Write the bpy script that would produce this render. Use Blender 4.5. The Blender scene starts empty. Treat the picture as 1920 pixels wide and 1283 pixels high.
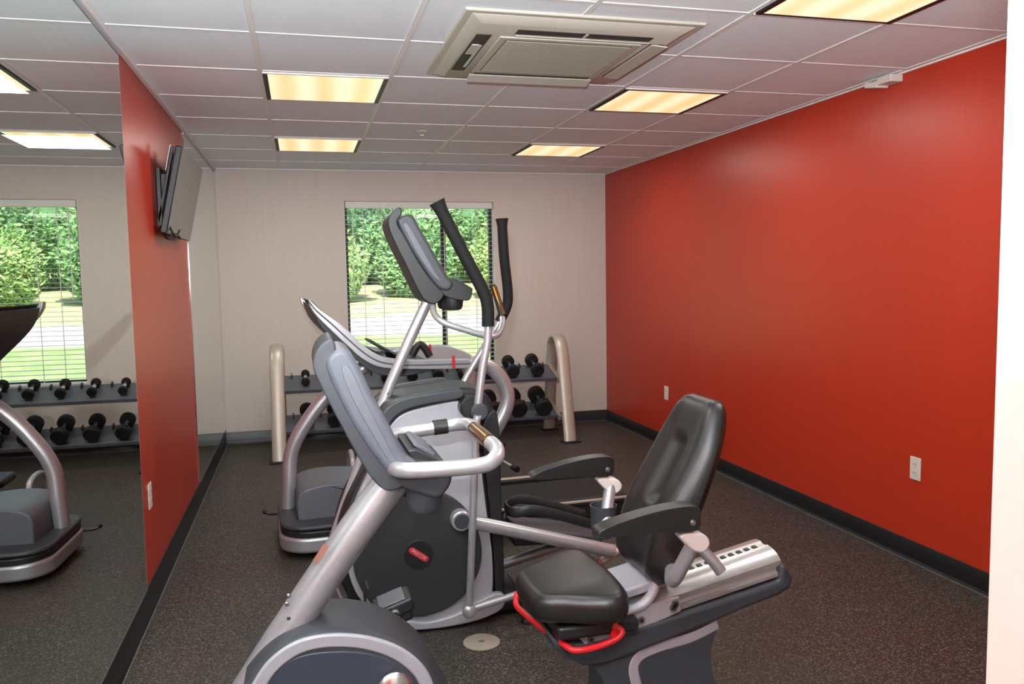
import bpy, bmesh, math, random
import numpy as np
from mathutils import Vector, Matrix
random.seed(7)
PI = math.pi
SC = bpy.context.scene
COL = SC.collection

# ------------------------------------------------------------------ camera
FOC, YAW, PITCH, ROLL = 1527.17, 0.2520, -0.0825, -0.0166      # focal length in pixels of the 1920 wide frame
CZ = 1.47
XL, XR, YB, H = -0.7008, 2.9294, 7.6052, 2.44                   # room: left wall, right wall, back wall, ceiling
T, GX, GY = 0.6096, -0.1484, 4.0589                             # ceiling grid

def cam_axes():
    cy, sy = math.cos(YAW), math.sin(YAW)
    f = Vector((sy*math.cos(PITCH), cy*math.cos(PITCH), math.sin(PITCH)))
    r0 = Vector((cy, -sy, 0)); u0 = r0.cross(f)
    c, s = math.cos(ROLL), math.sin(ROLL)
    return r0*c + u0*s, u0*c - r0*s, f
CR, CU, CF = cam_axes()
CAM = Vector((0, 0, CZ))
cd = bpy.data.cameras.new('camera'); cam = bpy.data.objects.new('camera', cd); COL.objects.link(cam)
cam.matrix_world = Matrix(((CR.x, CU.x, -CF.x, 0), (CR.y, CU.y, -CF.y, 0), (CR.z, CU.z, -CF.z, CZ), (0, 0, 0, 1)))
cd.sensor_width = 36; cd.sensor_fit = 'HORIZONTAL'; cd.lens = FOC/1920*36; cd.clip_start = .02; cd.clip_end = 300
SC.camera = cam

# ------------------------------------------------------------------ world, lights, exposure
SC.view_settings.view_transform = 'Standard'; SC.view_settings.look = 'None'
SC.view_settings.gamma = 1; SC.view_settings.use_curve_mapping = False
SC.view_settings.exposure = 0.0
w = bpy.data.worlds.new('world'); SC.world = w; w.use_nodes = True
nt = w.node_tree; bg = nt.nodes['Background']
sky = nt.nodes.new('ShaderNodeTexSky'); sky.sky_type = 'NISHITA'; sky.sun_disc = False
sky.sun_elevation = math.radians(52); sky.sun_rotation = math.radians(200)
nt.links.new(sky.outputs[0], bg.inputs[0]); bg.inputs[1].default_value = 0.42

def lamp(name, kind, loc, energy, color=(1, 1, 1), size=.1, aim=None, **kw):
    d = bpy.data.lights.new(name, kind); d.energy = energy; d.color = color
    if kind == 'AREA': d.size = size
    for k, v in kw.items(): setattr(d, k, v)
    o = bpy.data.objects.new(name, d); COL.objects.link(o); o.location = loc
    if aim is not None: o.rotation_euler = Vector(aim).to_track_quat('-Z', 'Y').to_euler()
    return o
lamp('sun', 'SUN', (0, -5, 12), 9.0, (1, .96, .88), aim=(.25, .75, -1.0), angle=.01)
FLASH = lamp('camera_flash', 'AREA', (-.04, -.03, CZ+.16), 260, (.91, .97, 1), .09, aim=(.06, .38, .92), shape='DISK')
LIGHT_ROWS = [(0, -3), (0, 0), (0, 3), (3, -3), (3, 0), (3, 3)]   # (column, row) of the ceiling grid
for ci, ri in LIGHT_ROWS:
    lamp('troffer_lamp', 'AREA', (GX+T*(ci+.5), GY+T*(ri+.5), H-.028), 11.2, (1, .96, .90), .53, aim=(0, 0, -1))

# ------------------------------------------------------------------ materials
def lin(c):
    return tuple(((v/255)/12.92 if v/255 <= .04045 else ((v/255+.055)/1.055)**2.4) for v in c)
def mat(name, rgb, rough=.5, metal=0., spec=.5, var=0., vscale=20., bump=0., bscale=200., stretch=None, coat=0., emit=None, estr=0.):
    m = bpy.data.materials.new(name); m.use_nodes = True
    nt = m.node_tree; b = nt.nodes['Principled BSDF']
    c = lin(rgb) + (1,)
    b.inputs['Base Color'].default_value = c
    b.inputs['Roughness'].default_value = rough; b.inputs['Metallic'].default_value = metal
    b.inputs['Specular IOR Level'].default_value = spec; b.inputs['Coat Weight'].default_value = coat
    tc = nt.nodes.new('ShaderNodeTexCoord'); mp = nt.nodes.new('ShaderNodeMapping')
    nt.links.new(tc.outputs['Object'], mp.inputs[0])
    if stretch: mp.inputs['Scale'].default_value = stretch
    if var > 0:
        n = nt.nodes.new('ShaderNodeTexNoise'); n.inputs['Scale'].default_value = vscale; n.inputs['Detail'].default_value = 4
        nt.links.new(mp.outputs[0], n.inputs['Vector'])
        r = nt.nodes.new('ShaderNodeValToRGB')
        r.color_ramp.elements[0].position = .3; r.color_ramp.elements[1].position = .7
        r.color_ramp.elements[0].color = tuple(v*(1-var) for v in c[:3])+(1,)
        r.color_ramp.elements[1].color = tuple(min(1, v*(1+var)) for v in c[:3])+(1,)
        nt.links.new(n.outputs['Fac'], r.inputs[0]); nt.links.new(r.outputs[0], b.inputs['Base Color'])
    if bump > 0:
        n2 = nt.nodes.new('ShaderNodeTexNoise'); n2.inputs['Scale'].default_value = bscale; n2.inputs['Detail'].default_value = 3
        nt.links.new(mp.outputs[0], n2.inputs['Vector'])
        bp = nt.nodes.new('ShaderNodeBump'); bp.inputs['Strength'].default_value = bump; bp.inputs['Distance'].default_value = .002
        nt.links.new(n2.outputs['Fac'], bp.inputs['Height']); nt.links.new(bp.outputs[0], b.inputs['Normal'])
    if emit:
        b.inputs['Emission Color'].default_value = lin(emit)+(1,); b.inputs['Emission Strength'].default_value = estr
    return m
M = {}
M['silver'] = mat('silver_paint', (184, 184, 188), .34, .55, .5, var=.04, vscale=60, bump=.05, bscale=600)
M['silver_light'] = mat('light_silver_plastic', (176, 176, 183), .42, .15, .5, var=.03, vscale=30)
M['rail_silver'] = mat('brushed_rail_silver', (205, 205, 203), .3, .65, .5, var=.05, vscale=8, stretch=(1, 40, 40))
M['beige_silver'] = mat('champagne_paint', (188, 180, 168), .4, .35, .5, var=.03)
M['dark'] = mat('dark_grey_plastic', (56, 59, 64), .48, 0, .5, var=.06, vscale=50, bump=.12, bscale=900)
M['mid'] = mat('mid_grey_plastic', (88, 92, 101), .42, 0, .5, var=.05, vscale=40, bump=.08, bscale=900)
M['silver_mid'] = mat('pewter_plastic', (98, 101, 109), .42, .1, .5, var=.05, vscale=40, bump=.08, bscale=900)
M['blue_grey'] = mat('blue_grey_plastic', (52, 58, 68), .42, 0, .5, var=.05, vscale=30, bump=.08, bscale=900)
M['black'] = mat('black_plastic', (30, 30, 31), .45, 0, .5, var=.1, vscale=40, bump=.08, bscale=700)
M['disc'] = mat('charcoal_disc_plastic', (48, 50, 52), .5, 0, .5, var=.05, vscale=40, bump=.1, bscale=900)
M['rubber'] = mat('black_rubber', (24, 24, 25), .6, 0, .4, var=.12, vscale=60, bump=.2, bscale=400)
M['grip'] = mat('black_foam_grip', (22, 21, 22), .75, 0, .3, var=.1, vscale=90, bump=.3, bscale=500)
M['vinyl'] = mat('black_vinyl', (30, 28, 27), .36, 0, .5, var=.06, vscale=20, bump=.12, bscale=500)
M['red'] = mat('red_paint', (214, 30, 36), .35, 0, .5, var=.04)
M['orange'] = mat('orange_reflector', (226, 92, 30), .3, 0, .5, var=.05)
M['bronze'] = mat('bronze_contact', (150, 105, 52), .22, .9, .5, var=.06)
M['chrome'] = mat('chrome', (215, 215, 215), .18, .95, .5, var=.03)
M['white_plastic'] = mat('white_plastic', (214, 208, 198), .45, 0, .5, var=.02)
M['bolt'] = mat('bolt_steel', (150, 148, 146), .3, .8, .5, var=.1, vscale=100)
M['badge'] = mat('red_badge', (196, 44, 56), .4, 0, .5, var=.05)
M['badge_text'] = mat('pale_badge_letters', (236, 168, 168), .5, 0, .5, var=.02)
M['white_text'] = mat('white_letters', (210, 210, 205), .5, 0, .5, var=.02)
M['sticker'] = mat('warning_sticker_red', (158, 104, 90), .5, 0, .4, var=.1, vscale=120)
M['belt'] = mat('belt_black', (30, 29, 28), .7, 0, .3, var=.15, vscale=200, bump=.2, bscale=600)
M['screen'] = mat('matte_screen', (84, 80, 81), .24, 0, .6, var=.03, vscale=5)
M['cable'] = mat('black_cable', (18, 18, 18), .5, 0, .5, var=.1)
M['base'] = mat('black_cove_base', (17, 17, 18), .38, 0, .5, var=.1, vscale=8, bump=.05, bscale=60)
M['toe'] = mat('toe_highlight_grey', (104, 104, 102), .45, 0, .5, var=.15, vscale=12)  # gloss highlight of the black toe, put into the colour
M['wall'] = mat('warm_white_wallcovering', (208, 200, 191), .6, 0, .3, var=.02, vscale=30, bump=.15, bscale=120, stretch=(1.5, 1.5, .05))
M['orange_wall'] = mat('burnt_orange_wallcovering', (177, 48, 25), .36, 0, .42, var=.03, vscale=30, bump=.16, bscale=120, stretch=(1.5, 1.5, .05))
M['tile'] = mat('ceiling_tile', (236, 243, 247), .85, 0, .2, var=.025, vscale=90, bump=.25, bscale=350)
M['grid'] = mat('ceiling_grid_paint', (236, 233, 230), .5, 0, .4, var=.02)
M['ac'] = mat('cassette_plastic', (192, 187, 174), .5, 0, .4, var=.02)
M['ac_dark'] = mat('cassette_slot_dark', (58, 50, 46), .6, 0, .3, var=.1)
M['ac_grille'] = mat('cassette_grille', (150, 143, 128), .55, 0, .4, var=.03)
M['black_frame'] = mat('black_reveal', (18, 14, 13), .5, 0, .4, var=.1)
M['blind'] = mat('white_blind', (226, 226, 222), .5, 0, .4, var=.02)
M['vinyl_frame'] = mat('window_frame_bronze', (40, 38, 36), .5, 0, .4, var=.05)
M['trim_white'] = mat('white_trim_paint', (230, 226, 221), .5, 0, .4, var=.02)
M['disc_cover'] = mat('beige_floor_plate', (150, 142, 128), .5, 0, .4, var=.06, vscale=60, bump=.1)
M['leaf'] = mat('leaf_green', (128, 168, 104), .6, 0, .3, var=.35, vscale=2.5)
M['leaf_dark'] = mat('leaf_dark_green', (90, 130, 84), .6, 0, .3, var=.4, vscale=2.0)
M['leaf_light'] = mat('leaf_light_green', (156, 186, 112), .6, 0, .3, var=.3, vscale=3)
M['bark'] = mat('bark', (98, 80, 62), .8, 0, .2, var=.2, vscale=10, bump=.4, bscale=30)
M['lawn'] = mat('lawn', (158, 184, 112), .8, 0, .2, var=.25, vscale=3, bump=.3, bscale=40)
M['road'] = mat('pale_concrete_road', (214, 208, 198), .8, 0, .2, var=.06, vscale=4)
M['straw'] = mat('dry_grass', (196, 196, 140), .85, 0, .2, var=.25, vscale=2, bump=.3, bscale=30)

def floor_mat():
    m = bpy.data.materials.new('speckled_rubber_floor'); m.use_nodes = True
    nt = m.node_tree; b = nt.nodes['Principled BSDF']; b.inputs['Roughness'].default_value = .55
    b.inputs['Specular IOR Level'].default_value = .4
    tc = nt.nodes.new('ShaderNodeTexCoord')
    v = nt.nodes.new('ShaderNodeTexVoronoi'); v.inputs['Scale'].default_value = 210
    nt.links.new(tc.outputs['Object'], v.inputs['Vector'])
    sep = nt.nodes.new('ShaderNodeSeparateColor'); nt.links.new(v.outputs['Color'], sep.inputs[0])
    r = nt.nodes.new('ShaderNodeValToRGB'); r.color_ramp.interpolation = 'CONSTANT'
    e = r.color_ramp.elements
    e[0].position = 0; e[0].color = lin((57, 52, 47))+(1,)
    e[1].position = .62; e[1].color = lin((83, 76, 69))+(1,)
    x = e.new(.80); x.color = lin((40, 36, 34))+(1,)
    x = e.new(.91); x.color = lin((117, 108, 98))+(1,)
    nt.links.new(sep.outputs[0], r.inputs[0])
    n = nt.nodes.new('ShaderNodeTexNoise'); n.inputs['Scale'].default_value = 1.6; n.inputs['Detail'].default_value = 5
    nt.links.new(tc.outputs['Object'], n.inputs['Vector'])
    mx = nt.nodes.new('ShaderNodeMix'); mx.data_type = 'RGBA'; mx.blend_type = 'MULTIPLY'; mx.inputs[0].default_value = .3
    nt.links.new(r.outputs[0], mx.inputs[6]); nt.links.new(n.outputs['Color'], mx.inputs[7])
    nt.links.new(mx.outputs[2], b.inputs['Base Color'])
    bp = nt.nodes.new('ShaderNodeBump'); bp.inputs['Strength'].default_value = .25; bp.inputs['Distance'].default_value = .002
    nt.links.new(v.outputs['Distance'], bp.inputs['Height']); nt.links.new(bp.outputs[0], b.inputs['Normal'])
    return m
M['floor'] = floor_mat()
def mirror_mat():
    m = bpy.data.materials.new('mirror_glass'); m.use_nodes = True
    b = m.node_tree.nodes['Principled BSDF']
    b.inputs['Base Color'].default_value = (.83, .88, .85, 1); b.inputs['Metallic'].default_value = 1
    b.inputs['Roughness'].default_value = 0.0
    return m
M['mirror'] = mirror_mat()
def glass_mat():
    m = bpy.data.materials.new('window_glass'); m.use_nodes = True
    nt = m.node_tree; nt.nodes.clear()
    o = nt.nodes.new('ShaderNodeOutputMaterial'); mx = nt.nodes.new('ShaderNodeMixShader')
    t = nt.nodes.new('ShaderNodeBsdfTransparent'); t.inputs[0].default_value = (.95, .98, .96, 1)
    g = nt.nodes.new('ShaderNodeBsdfGlossy'); g.inputs['Roughness'].default_value = .02
    mx.inputs[0].default_value = .06
    nt.links.new(t.outputs[0], mx.inputs[1]); nt.links.new(g.outputs[0], mx.inputs[2]); nt.links.new(mx.outputs[0], o.inputs[0])
    return m
M['glass'] = glass_mat()
def lens_mat():
    # prismatic lens: glowing, a little brighter under each of its lamps
    m = bpy.data.materials.new('prismatic_light_lens'); m.use_nodes = True
    nt = m.node_tree; b = nt.nodes['Principled BSDF']
    b.inputs['Base Color'].default_value = (.75, .72, .65, 1); b.inputs['Roughness'].default_value = .4
    tc = nt.nodes.new('ShaderNodeTexCoord')
    wv = nt.nodes.new('ShaderNodeTexWave'); wv.wave_type = 'BANDS'; wv.bands_direction = 'X'
    wv.inputs['Scale'].default_value = 1.65; wv.inputs['Distortion'].default_value = 0.6; wv.inputs['Detail'].default_value = 1
    nt.links.new(tc.outputs['Object'], wv.inputs['Vector'])
    r = nt.nodes.new('ShaderNodeValToRGB')
    r.color_ramp.elements[0].color = lin((244, 206, 132))+(1,)
    r.color_ramp.elements[1].color = lin((255, 240, 196))+(1,)
    nt.links.new(wv.outputs['Fac'], r.inputs[0]); nt.links.new(r.outputs[0], b.inputs['Emission Color'])
    b.inputs['Emission Strength'].default_value = .95
    return m
M['lens'] = lens_mat()

# ------------------------------------------------------------------ mesh helpers
ID = Matrix.Identity(4)
class MB:
    def __init__(s): s.bm = bmesh.new()
    def box(s, c, d, rot=None):
        r = bmesh.ops.create_cube(s.bm, size=1)
        mt = Matrix.Translation(c) @ (rot.to_4x4() if rot is not None else ID) @ Matrix.Diagonal((d[0], d[1], d[2], 1))
        bmesh.ops.transform(s.bm, matrix=mt, verts=r['verts']); return s
    def rng(s, a, b):
        return s.box([(a[i]+b[i])/2 for i in range(3)], [abs(b[i]-a[i]) for i in range(3)])
    def sphere(s, c, r, sc=(1, 1, 1), seg=20, rot=None):
        q = bmesh.ops.create_uvsphere(s.bm, u_segments=seg, v_segments=seg//2+2, radius=r)
        mt = Matrix.Translation(c) @ (rot.to_4x4() if rot is not None else ID) @ Matrix.Diagonal((sc[0], sc[1], sc[2], 1))
        bmesh.ops.transform(s.bm, matrix=mt, verts=q['verts']); return s
    def cyl(s, a, b, r, r2=None, seg=24):
        return s.tube([a, b], r, seg, radii=[r, r if r2 is None else r2])
    def tube(s, pts, r, seg=16, radii=None, closed=False, oval=None, up=None):
        # sweep a circle (or an oval: half-widths along 'up x tangent' and 'up') along pts
        P = [Vector(p) for p in pts]; n = len(P); rings = []
        tg = []
        for i in range(n):
            if closed: t = P[(i+1) % n]-P[i-1]
            else: t = P[min(i+1, n-1)]-P[max(i-1, 0)]
            tg.append(t.normalized())
        ref = Vector(up) if up is not None else (Vector((0, 0, 1)) if abs(tg[0].z) < .9 else Vector((0, 1, 0)))
        nrm = (ref - tg[0]*ref.dot(tg[0])).normalized()
        for i in range(n):
            if up is not None: nrm = (ref - tg[i]*ref.dot(tg[i])).normalized()
            elif i > 0:
                q = tg[i-1].rotation_difference(tg[i]); nrm = q @ nrm; nrm = (nrm - tg[i]*nrm.dot(tg[i])).normalized()
            bn = tg[i].cross(nrm)
            rr = radii[i] if radii else r
            ra, rb = (oval if oval else (rr, rr))
            rings.append([s.bm.verts.new(P[i] + nrm*rb*math.sin(2*PI*k/seg) + bn*ra*math.cos(2*PI*k/seg)) for k in range(seg)])
        m = n if closed else n-1
        for i in range(m):
            A, B = rings[i], rings[(i+1) % n]
            for k in range(seg): s.bm.faces.new((A[k], A[(k+1) % seg], B[(k+1) % seg], B[k]))
        if not closed:
            s.bm.faces.new(rings[0][::-1]); s.bm.faces.new(rings[-1])
        return s
    def slab(s, ol, w0, w1, axis='y'):
        f = (lambda a, b, w: (a, w, b)) if axis == 'y' else ((lambda a, b, w: (w, a, b)) if axis == 'x' else (lambda a, b, w: (a, b, w)))
        A = [s.bm.verts.new(f(a, b, w0)) for a, b in ol]; B = [s.bm.verts.new(f(a, b, w1)) for a, b in ol]
        n = len(ol)
        s.bm.faces.new(A); s.bm.faces.new(B[::-1])
        for i in range(n): s.bm.faces.new((A[i], B[i], B[(i+1) % n], A[(i+1) % n]))
        return s
    def lathe(s, prof, c, axis='y', seg=40):
        # prof: (radius, offset along axis)
        rings = []
        for r, h in prof:
            ring = []
            for k in range(seg):
                a = 2*PI*k/seg; ca, sa = r*math.cos(a), r*math.sin(a)
                p = (ca, h, sa) if axis == 'y' else ((h, ca, sa) if axis == 'x' else (ca, sa, h))
                ring.append(s.bm.verts.new(Vector(c)+Vector(p)))
            rings.append(ring)
        for i in range(len(rings)-1):
            for k in range(seg): s.bm.faces.new((rings[i][k], rings[i][(k+1) % seg], rings[i+1][(k+1) % seg], rings[i+1][k]))
        s.bm.faces.new(rings[0][::-1]); s.bm.faces.new(rings[-1])
        return s
    def pillow(s, ol, t, r, fn, dome=0., steps=6):
        # rounded cushion from a closed 2D outline; fn maps (a, b, height) to a point
        n = len(ol); P = [Vector(p) for p in ol]
        area = sum(P[i].x*P[(i+1) % n].y-P[(i+1) % n].x*P[i].y for i in range(n))
        sg = 1 if area > 0 else -1
        N = []
        for i in range(n):
            d = (P[(i+1) % n]-P[i-1]).normalized(); N.append(Vector((-d.y, d.x))*sg)
        cen = sum(P, Vector((0, 0)))/n
        rings = []
        prof = [(r*(1-math.cos(a)), -t/2+r-r*math.sin(a)) for a in [PI/2*(1-k/steps) for k in range(steps+1)]]
        prof += [(r*(1-math.cos(a)), t/2-r+r*math.sin(a)) for a in [PI/2*k/steps for k in range(steps+1)]]
        for ins, h in prof:
            rings.append([s.bm.verts.new(fn(*(P[i]+N[i]*ins), h)) for i in range(n)])
        if dome:
            base = [P[i]+N[i]*r for i in range(n)]
            for q in (.25, .5, .75, .93):
                hh = t/2+dome*(1-(1-q)**2)
                rings.append([s.bm.verts.new(fn(*(b.lerp(cen, q)), hh)) for b in base])
        for j in range(len(rings)-1):
            for k in range(n): s.bm.faces.new((rings[j][k], rings[j][(k+1) % n], rings[j+1][(k+1) % n], rings[j+1][k]))
        s.bm.faces.new(rings[0][::-1]); s.bm.faces.new(rings[-1])
        return s
    def build(s, name, m, parent=None, bev=0., bseg=3, ang=38, off=(0, 0, 0)):
        bm = s.bm
        bmesh.ops.recalc_face_normals(bm, faces=bm.faces)
        if off != (0, 0, 0): bmesh.ops.translate(bm, verts=bm.verts, vec=-Vector(off))
        me = bpy.data.meshes.new(name); bm.to_mesh(me); bm.free()
        for p in me.polygons: p.use_smooth = True
        me.set_sharp_from_angle(angle=math.radians(ang))
        o = bpy.data.objects.new(name, me); COL.objects.link(o); o.location = off
        me.materials.append(m if not isinstance(m, str) else M[m])
        if parent is not None: o.parent = parent
        if bev > 0:
            b = o.modifiers.new('bevel', 'BEVEL'); b.width = bev; b.segments = bseg; b.limit_method = 'ANGLE'
            b.angle_limit = math.radians(35); b.harden_normals = False
        return o
def boxes(name, m, parent, L, **kw):
    for a, b in L: MB().rng(a, b).build(name, m, parent, **kw)
def cr(pts, n=8, closed=False):
    # Catmull-Rom through points of any dimension
    P = [Vector(p) for p in pts]; m = len(P); out = []
    for i in range(m if closed else m-1):
        if closed: a, b, c, d = P[i-1], P[i], P[(i+1) % m], P[(i+2) % m]
        else: a, b, c, d = P[max(i-1, 0)], P[i], P[i+1], P[min(i+2, m-1)]
        for k in range(n):
            t = k/n
            out.append(.5*((2*b)+(c-a)*t+(2*a-5*b+4*c-d)*t*t+(3*b-a-3*c+d)*t**3))
    if not closed: out.append(P[-1])
    return out
def fil(pts, r, n=6):
    # round the corners of a polyline
    P = [Vector(p) for p in pts]; out = [P[0]]
    for i in range(1, len(P)-1):
        a, b, c = P[i-1], P[i], P[i+1]
        d = min(r, (a-b).length*.48, (c-b).length*.48)
        p0 = b+(a-b).normalized()*d; p1 = b+(c-b).normalized()*d
        for k in range(n+1):
            t = k/n; out.append(p0*(1-t)**2+b*2*t*(1-t)+p1*t*t)
    out.append(P[-1]); return out
def band(pts, wd):
    P = [Vector(p) for p in pts]; n = len(P); L, R = [], []
    for i in range(n):
        d = (P[min(i+1, n-1)]-P[max(i-1, 0)]).normalized(); q = Vector((-d.y, d.x))
        L.append(P[i]+q*wd/2); R.append(P[i]-q*wd/2)
    return L+R[::-1]
def tag(o, label=None, cat=None, group=None, kind=None):
    if label: o['label'] = label
    if cat: o['category'] = cat
    if group: o['group'] = group
    if kind: o['kind'] = kind
    return o
def empty(name, loc=(0, 0, 0), rz=0, label=None, cat=None, group=None):
    o = bpy.data.objects.new(name, None); COL.objects.link(o); o.location = loc; o.rotation_euler = (0, 0, rz)
    o.empty_display_size = .1
    return tag(o, label, cat, group)
def struct(o, label=None, cat=None):
    return tag(o, label, cat, kind='structure')
def text(s, size, m, parent, mtx, ext=.0008, name='lettering'):
    c = bpy.data.curves.new(name, 'FONT'); c.body = s; c.size = size; c.align_x = 'CENTER'; c.align_y = 'CENTER'; c.extrude = ext
    t = bpy.data.objects.new(name, c); COL.objects.link(t)
    dg = bpy.context.evaluated_depsgraph_get()
    me = bpy.data.meshes.new_from_object(t.evaluated_get(dg)); bpy.data.objects.remove(t); bpy.data.curves.remove(c)
    me.transform(mtx); me.materials.clear(); me.materials.append(M[m])
    o = bpy.data.objects.new(name, me); COL.objects.link(o)
    if parent: o.parent = parent
    return o
class Frame:
    # a machine's own axes: s along its length, w across, z up; tr() reads a point of the photograph on the plane w = const
    def __init__(s, o, a=0.): s.o = Vector(o); s.a = a
    def loc(s, p):
        d = p-s.o; c, n = math.cos(s.a), math.sin(s.a)
        return Vector((c*d.x+n*d.y, -n*d.x+c*d.y, d.z))
    def ray(s, u, v):
        d = CF + CR*((u-960)/FOC) - CU*((v-641.5)/FOC)
        c, n = math.cos(s.a), math.sin(s.a)
        return s.loc(CAM), Vector((c*d.x+n*d.y, -n*d.x+c*d.y, d.z))
    def tr(s, u, v, w):
        C, d = s.ray(u, v); p = C+d*((w-C.y)/d.y); return (p.x, p.z)
    def p3(s, u, v, w):
        a, b = s.tr(u, v, w); return Vector((a, w, b))
    def onz(s, u, v, z):
        C, d = s.ray(u, v); return C+d*((z-C.z)/d.z)
    def ol(s, pts, w): return [s.tr(u, v, w) for u, v in pts]

# ================================================================== THE ROOM
Y0 = -1.6      # end of the hallway behind the doorway
XH = 1.35      # hallway's right side
FW0, FW1, FX = .30, .50, .503   # front wall: near and far face, door-side end

struct(MB().rng((XL-.15, Y0-.15, -.1), (XR+.15, YB+.15, 0)).build('floor', 'floor'), 'dark speckled rubber gym floor', 'floor')
cl = struct(MB().rng((XL-.15, Y0-.15, H), (XR+.15, YB+.15, H+.12)).build('ceiling', 'tile'), 'white drop ceiling of square tiles', 'ceiling')
g = MB()
k = 0
xs = [GX+T*i for i in range(-1, 6)]; ys = [GY+T*i for i in range(-10, 7)]
for x in xs:
    if XL+.02 < x < XR-.02: g.rng((x-.012, Y0, H-.004), (x+.012, YB, H))
for y in ys:
    if Y0 < y < YB: g.rng((XL, y-.012, H-.0035), (XR, y+.012, H))
g.build('ceiling_grid', 'grid', cl, bev=.0012, bseg=2)
an = MB()
an.rng((XL, FW1, H-.022), (XL+.022, YB, H-.001)); an.rng((XR-.012, FW1, H-.01), (XR, YB, H-.001)); an.rng((XL, YB-.022, H-.012), (XR, YB, H-.001))
an.build('wall_angle', 'grid', cl, bev=.001, bseg=1)

WX0, WX1, WZ0, WZ1 = .405, 1.800, .575, 2.160
wb = MB()
wb.rng((XL-.15, YB, 0), (WX0, YB+.15, H)); wb.rng((WX1, YB, 0), (XR+.15, YB+.15, H))
wb.rng((WX0, YB, 0), (WX1, YB+.15, WZ0)); wb.rng((WX0, YB, WZ1), (WX1, YB+.15, H))
struct(wb.build('wall_back', 'wall'), 'warm white back wall around the window', 'wall')
struct(MB().rng((XR, Y0, 0), (XR+.15, YB, H)).build('wall_right', 'orange_wall'), 'long burnt orange wall on the right', 'wall')
struct(MB().rng((XL-.15, Y0, 0), (XL, YB, H)).build('wall_left', 'orange_wall'), 'burnt orange strip of left wall between the mirrors', 'wall')
struct(MB().rng((FX, FW0, 0), (XR, FW1, H)).build('wall_front', 'wall', bev=.004), 'white wall end beside the camera at right edge', 'wall')
struct(MB().rng((XL, Y0-.15, 0), (XR, Y0, H)).build('wall_hall_end', 'wall'), 'white end wall of the hallway', 'wall')
struct(MB().rng((XH, Y0, 0), (XH+.1, FW0, H)).build('wall_hall_right', 'wall'), 'white side wall of the hallway', 'wall')

def cove(name, a, b, nx, ny, h, lab):
    # vinyl cove base: flat back, small toe at the floor
    prof = [(0, 0), (.016, 0), (.016, .003), (.009, .010), (.0065, .022), (.006, h-.003), (.004, h), (0, h)]
    m = MB(); A, B = [], []
    for d, z in prof:
        A.append(m.bm.verts.new((a[0]+nx*d, a[1]+ny*d, z))); B.append(m.bm.verts.new((b[0]+nx*d, b[1]+ny*d, z)))
    n = len(prof); m.bm.faces.new(A); m.bm.faces.new(B[::-1])
    for i in range(n): m.bm.faces.new((A[i], B[i], B[(i+1) % n], A[(i+1) % n]))
    o = struct(m.build(name, 'base', ang=50), lab, 'baseboard')
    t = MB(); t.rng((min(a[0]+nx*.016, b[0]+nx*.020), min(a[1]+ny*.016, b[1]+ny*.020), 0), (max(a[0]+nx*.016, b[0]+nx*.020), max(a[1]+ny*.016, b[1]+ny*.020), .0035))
    t.build('toe_highlight', 'toe', o)  # pale strip painting the light line the glossy black toe catches
    return o
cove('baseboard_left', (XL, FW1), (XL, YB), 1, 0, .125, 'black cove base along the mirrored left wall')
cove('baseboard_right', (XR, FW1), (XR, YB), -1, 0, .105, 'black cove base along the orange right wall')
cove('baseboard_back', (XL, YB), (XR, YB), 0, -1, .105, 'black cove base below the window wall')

# mirrors on the left wall
def wall_mirror(y0, y1, label):
    r = empty('wall_mirror', (XL, (y0+y1)/2, .128), 0, label, 'mirror', 'wall mirrors')
    cy = (y0+y1)/2; z0 = .128
    MB().rng((.0005, y0-cy, .004), (.0065, y1-cy, 2.40-z0)).build('mirror_pane', 'mirror', r)
    MB().rng((.0, y0-cy, -.002), (.009, y1-cy, .0035)).build('mirror_channel', 'dark', r)
    MB().rng((.0, y0-cy, 2.401-z0), (.010, y1-cy, 2.414-z0)).build('mirror_clip_rail', 'silver', r)
    MB().rng((.0, y1-cy+.0005, .0), (.0062, y1-cy+.004, 2.40-z0)).build('polished_edge', 'trim_white', r)
    return r
wall_mirror(FW1+.1, 3.742, 'large near wall mirror reflecting the window and treadmill')
wall_mirror(5.665, YB-.012, 'narrow far wall mirror beside the back corner')

# window with blind
win = struct(empty('window_1', ((WX0+WX1)/2, YB+.11, WZ0)), 'dark framed window in the back wall', 'window')
hw, hh = (WX1-WX0)/2, WZ1-WZ0
fr = MB()
fr.rng((-hw, -.025, 0), (-hw+.03, .035, hh)); fr.rng((hw-.03, -.025, 0), (hw, .035, hh))
fr.rng((-hw, -.025, 0), (hw, .035, .05)); fr.rng((-hw, -.025, hh-.045), (hw, .035, hh)); fr.rng((.20, -.02, .05), (.245, .03, hh-.05))
fr.build('window_frame', 'vinyl_frame', win, bev=.004)
MB().rng((-hw+.03, .004, .05), (.20, .009, hh-.05)).build('pane', 'glass', win)
MB().rng((.245, .004, .05), (hw-.03, .009, hh-.05)).build('pane', 'glass', win)
MB().rng((-hw, -.135, -.0), (hw, -.027, .018)).build('window_sill', 'trim_white', win, bev=.004)
boxes('window_reveal', 'trim_white', win, [((hw-.004, -.112, .018), (hw, -.026, hh)), ((-hw, -.112, .018), (-hw+.004, -.026, hh))])
bl = empty('window_blind', ((WX0+WX1)/2, YB+.045, WZ0), 0, 'white horizontal slat blind hanging in the back window', 'blind')
hb = hw-.012
MB().rng((-hb, -.038, hh-.062), (hb, .022, hh-.002)).build('valance', 'blind', bl, bev=.004)
sl = MB(); nsl = 36; pz = (hh-.062-.05)/nsl
for i in range(nsl):
    z = .05+pz*(i+.5)
    sl.box((0, 0, z), (2*hb, .046, .0022), Matrix.Rotation(math.radians(2), 3, 'X'))
sl.build('slats', 'blind', bl)
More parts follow.
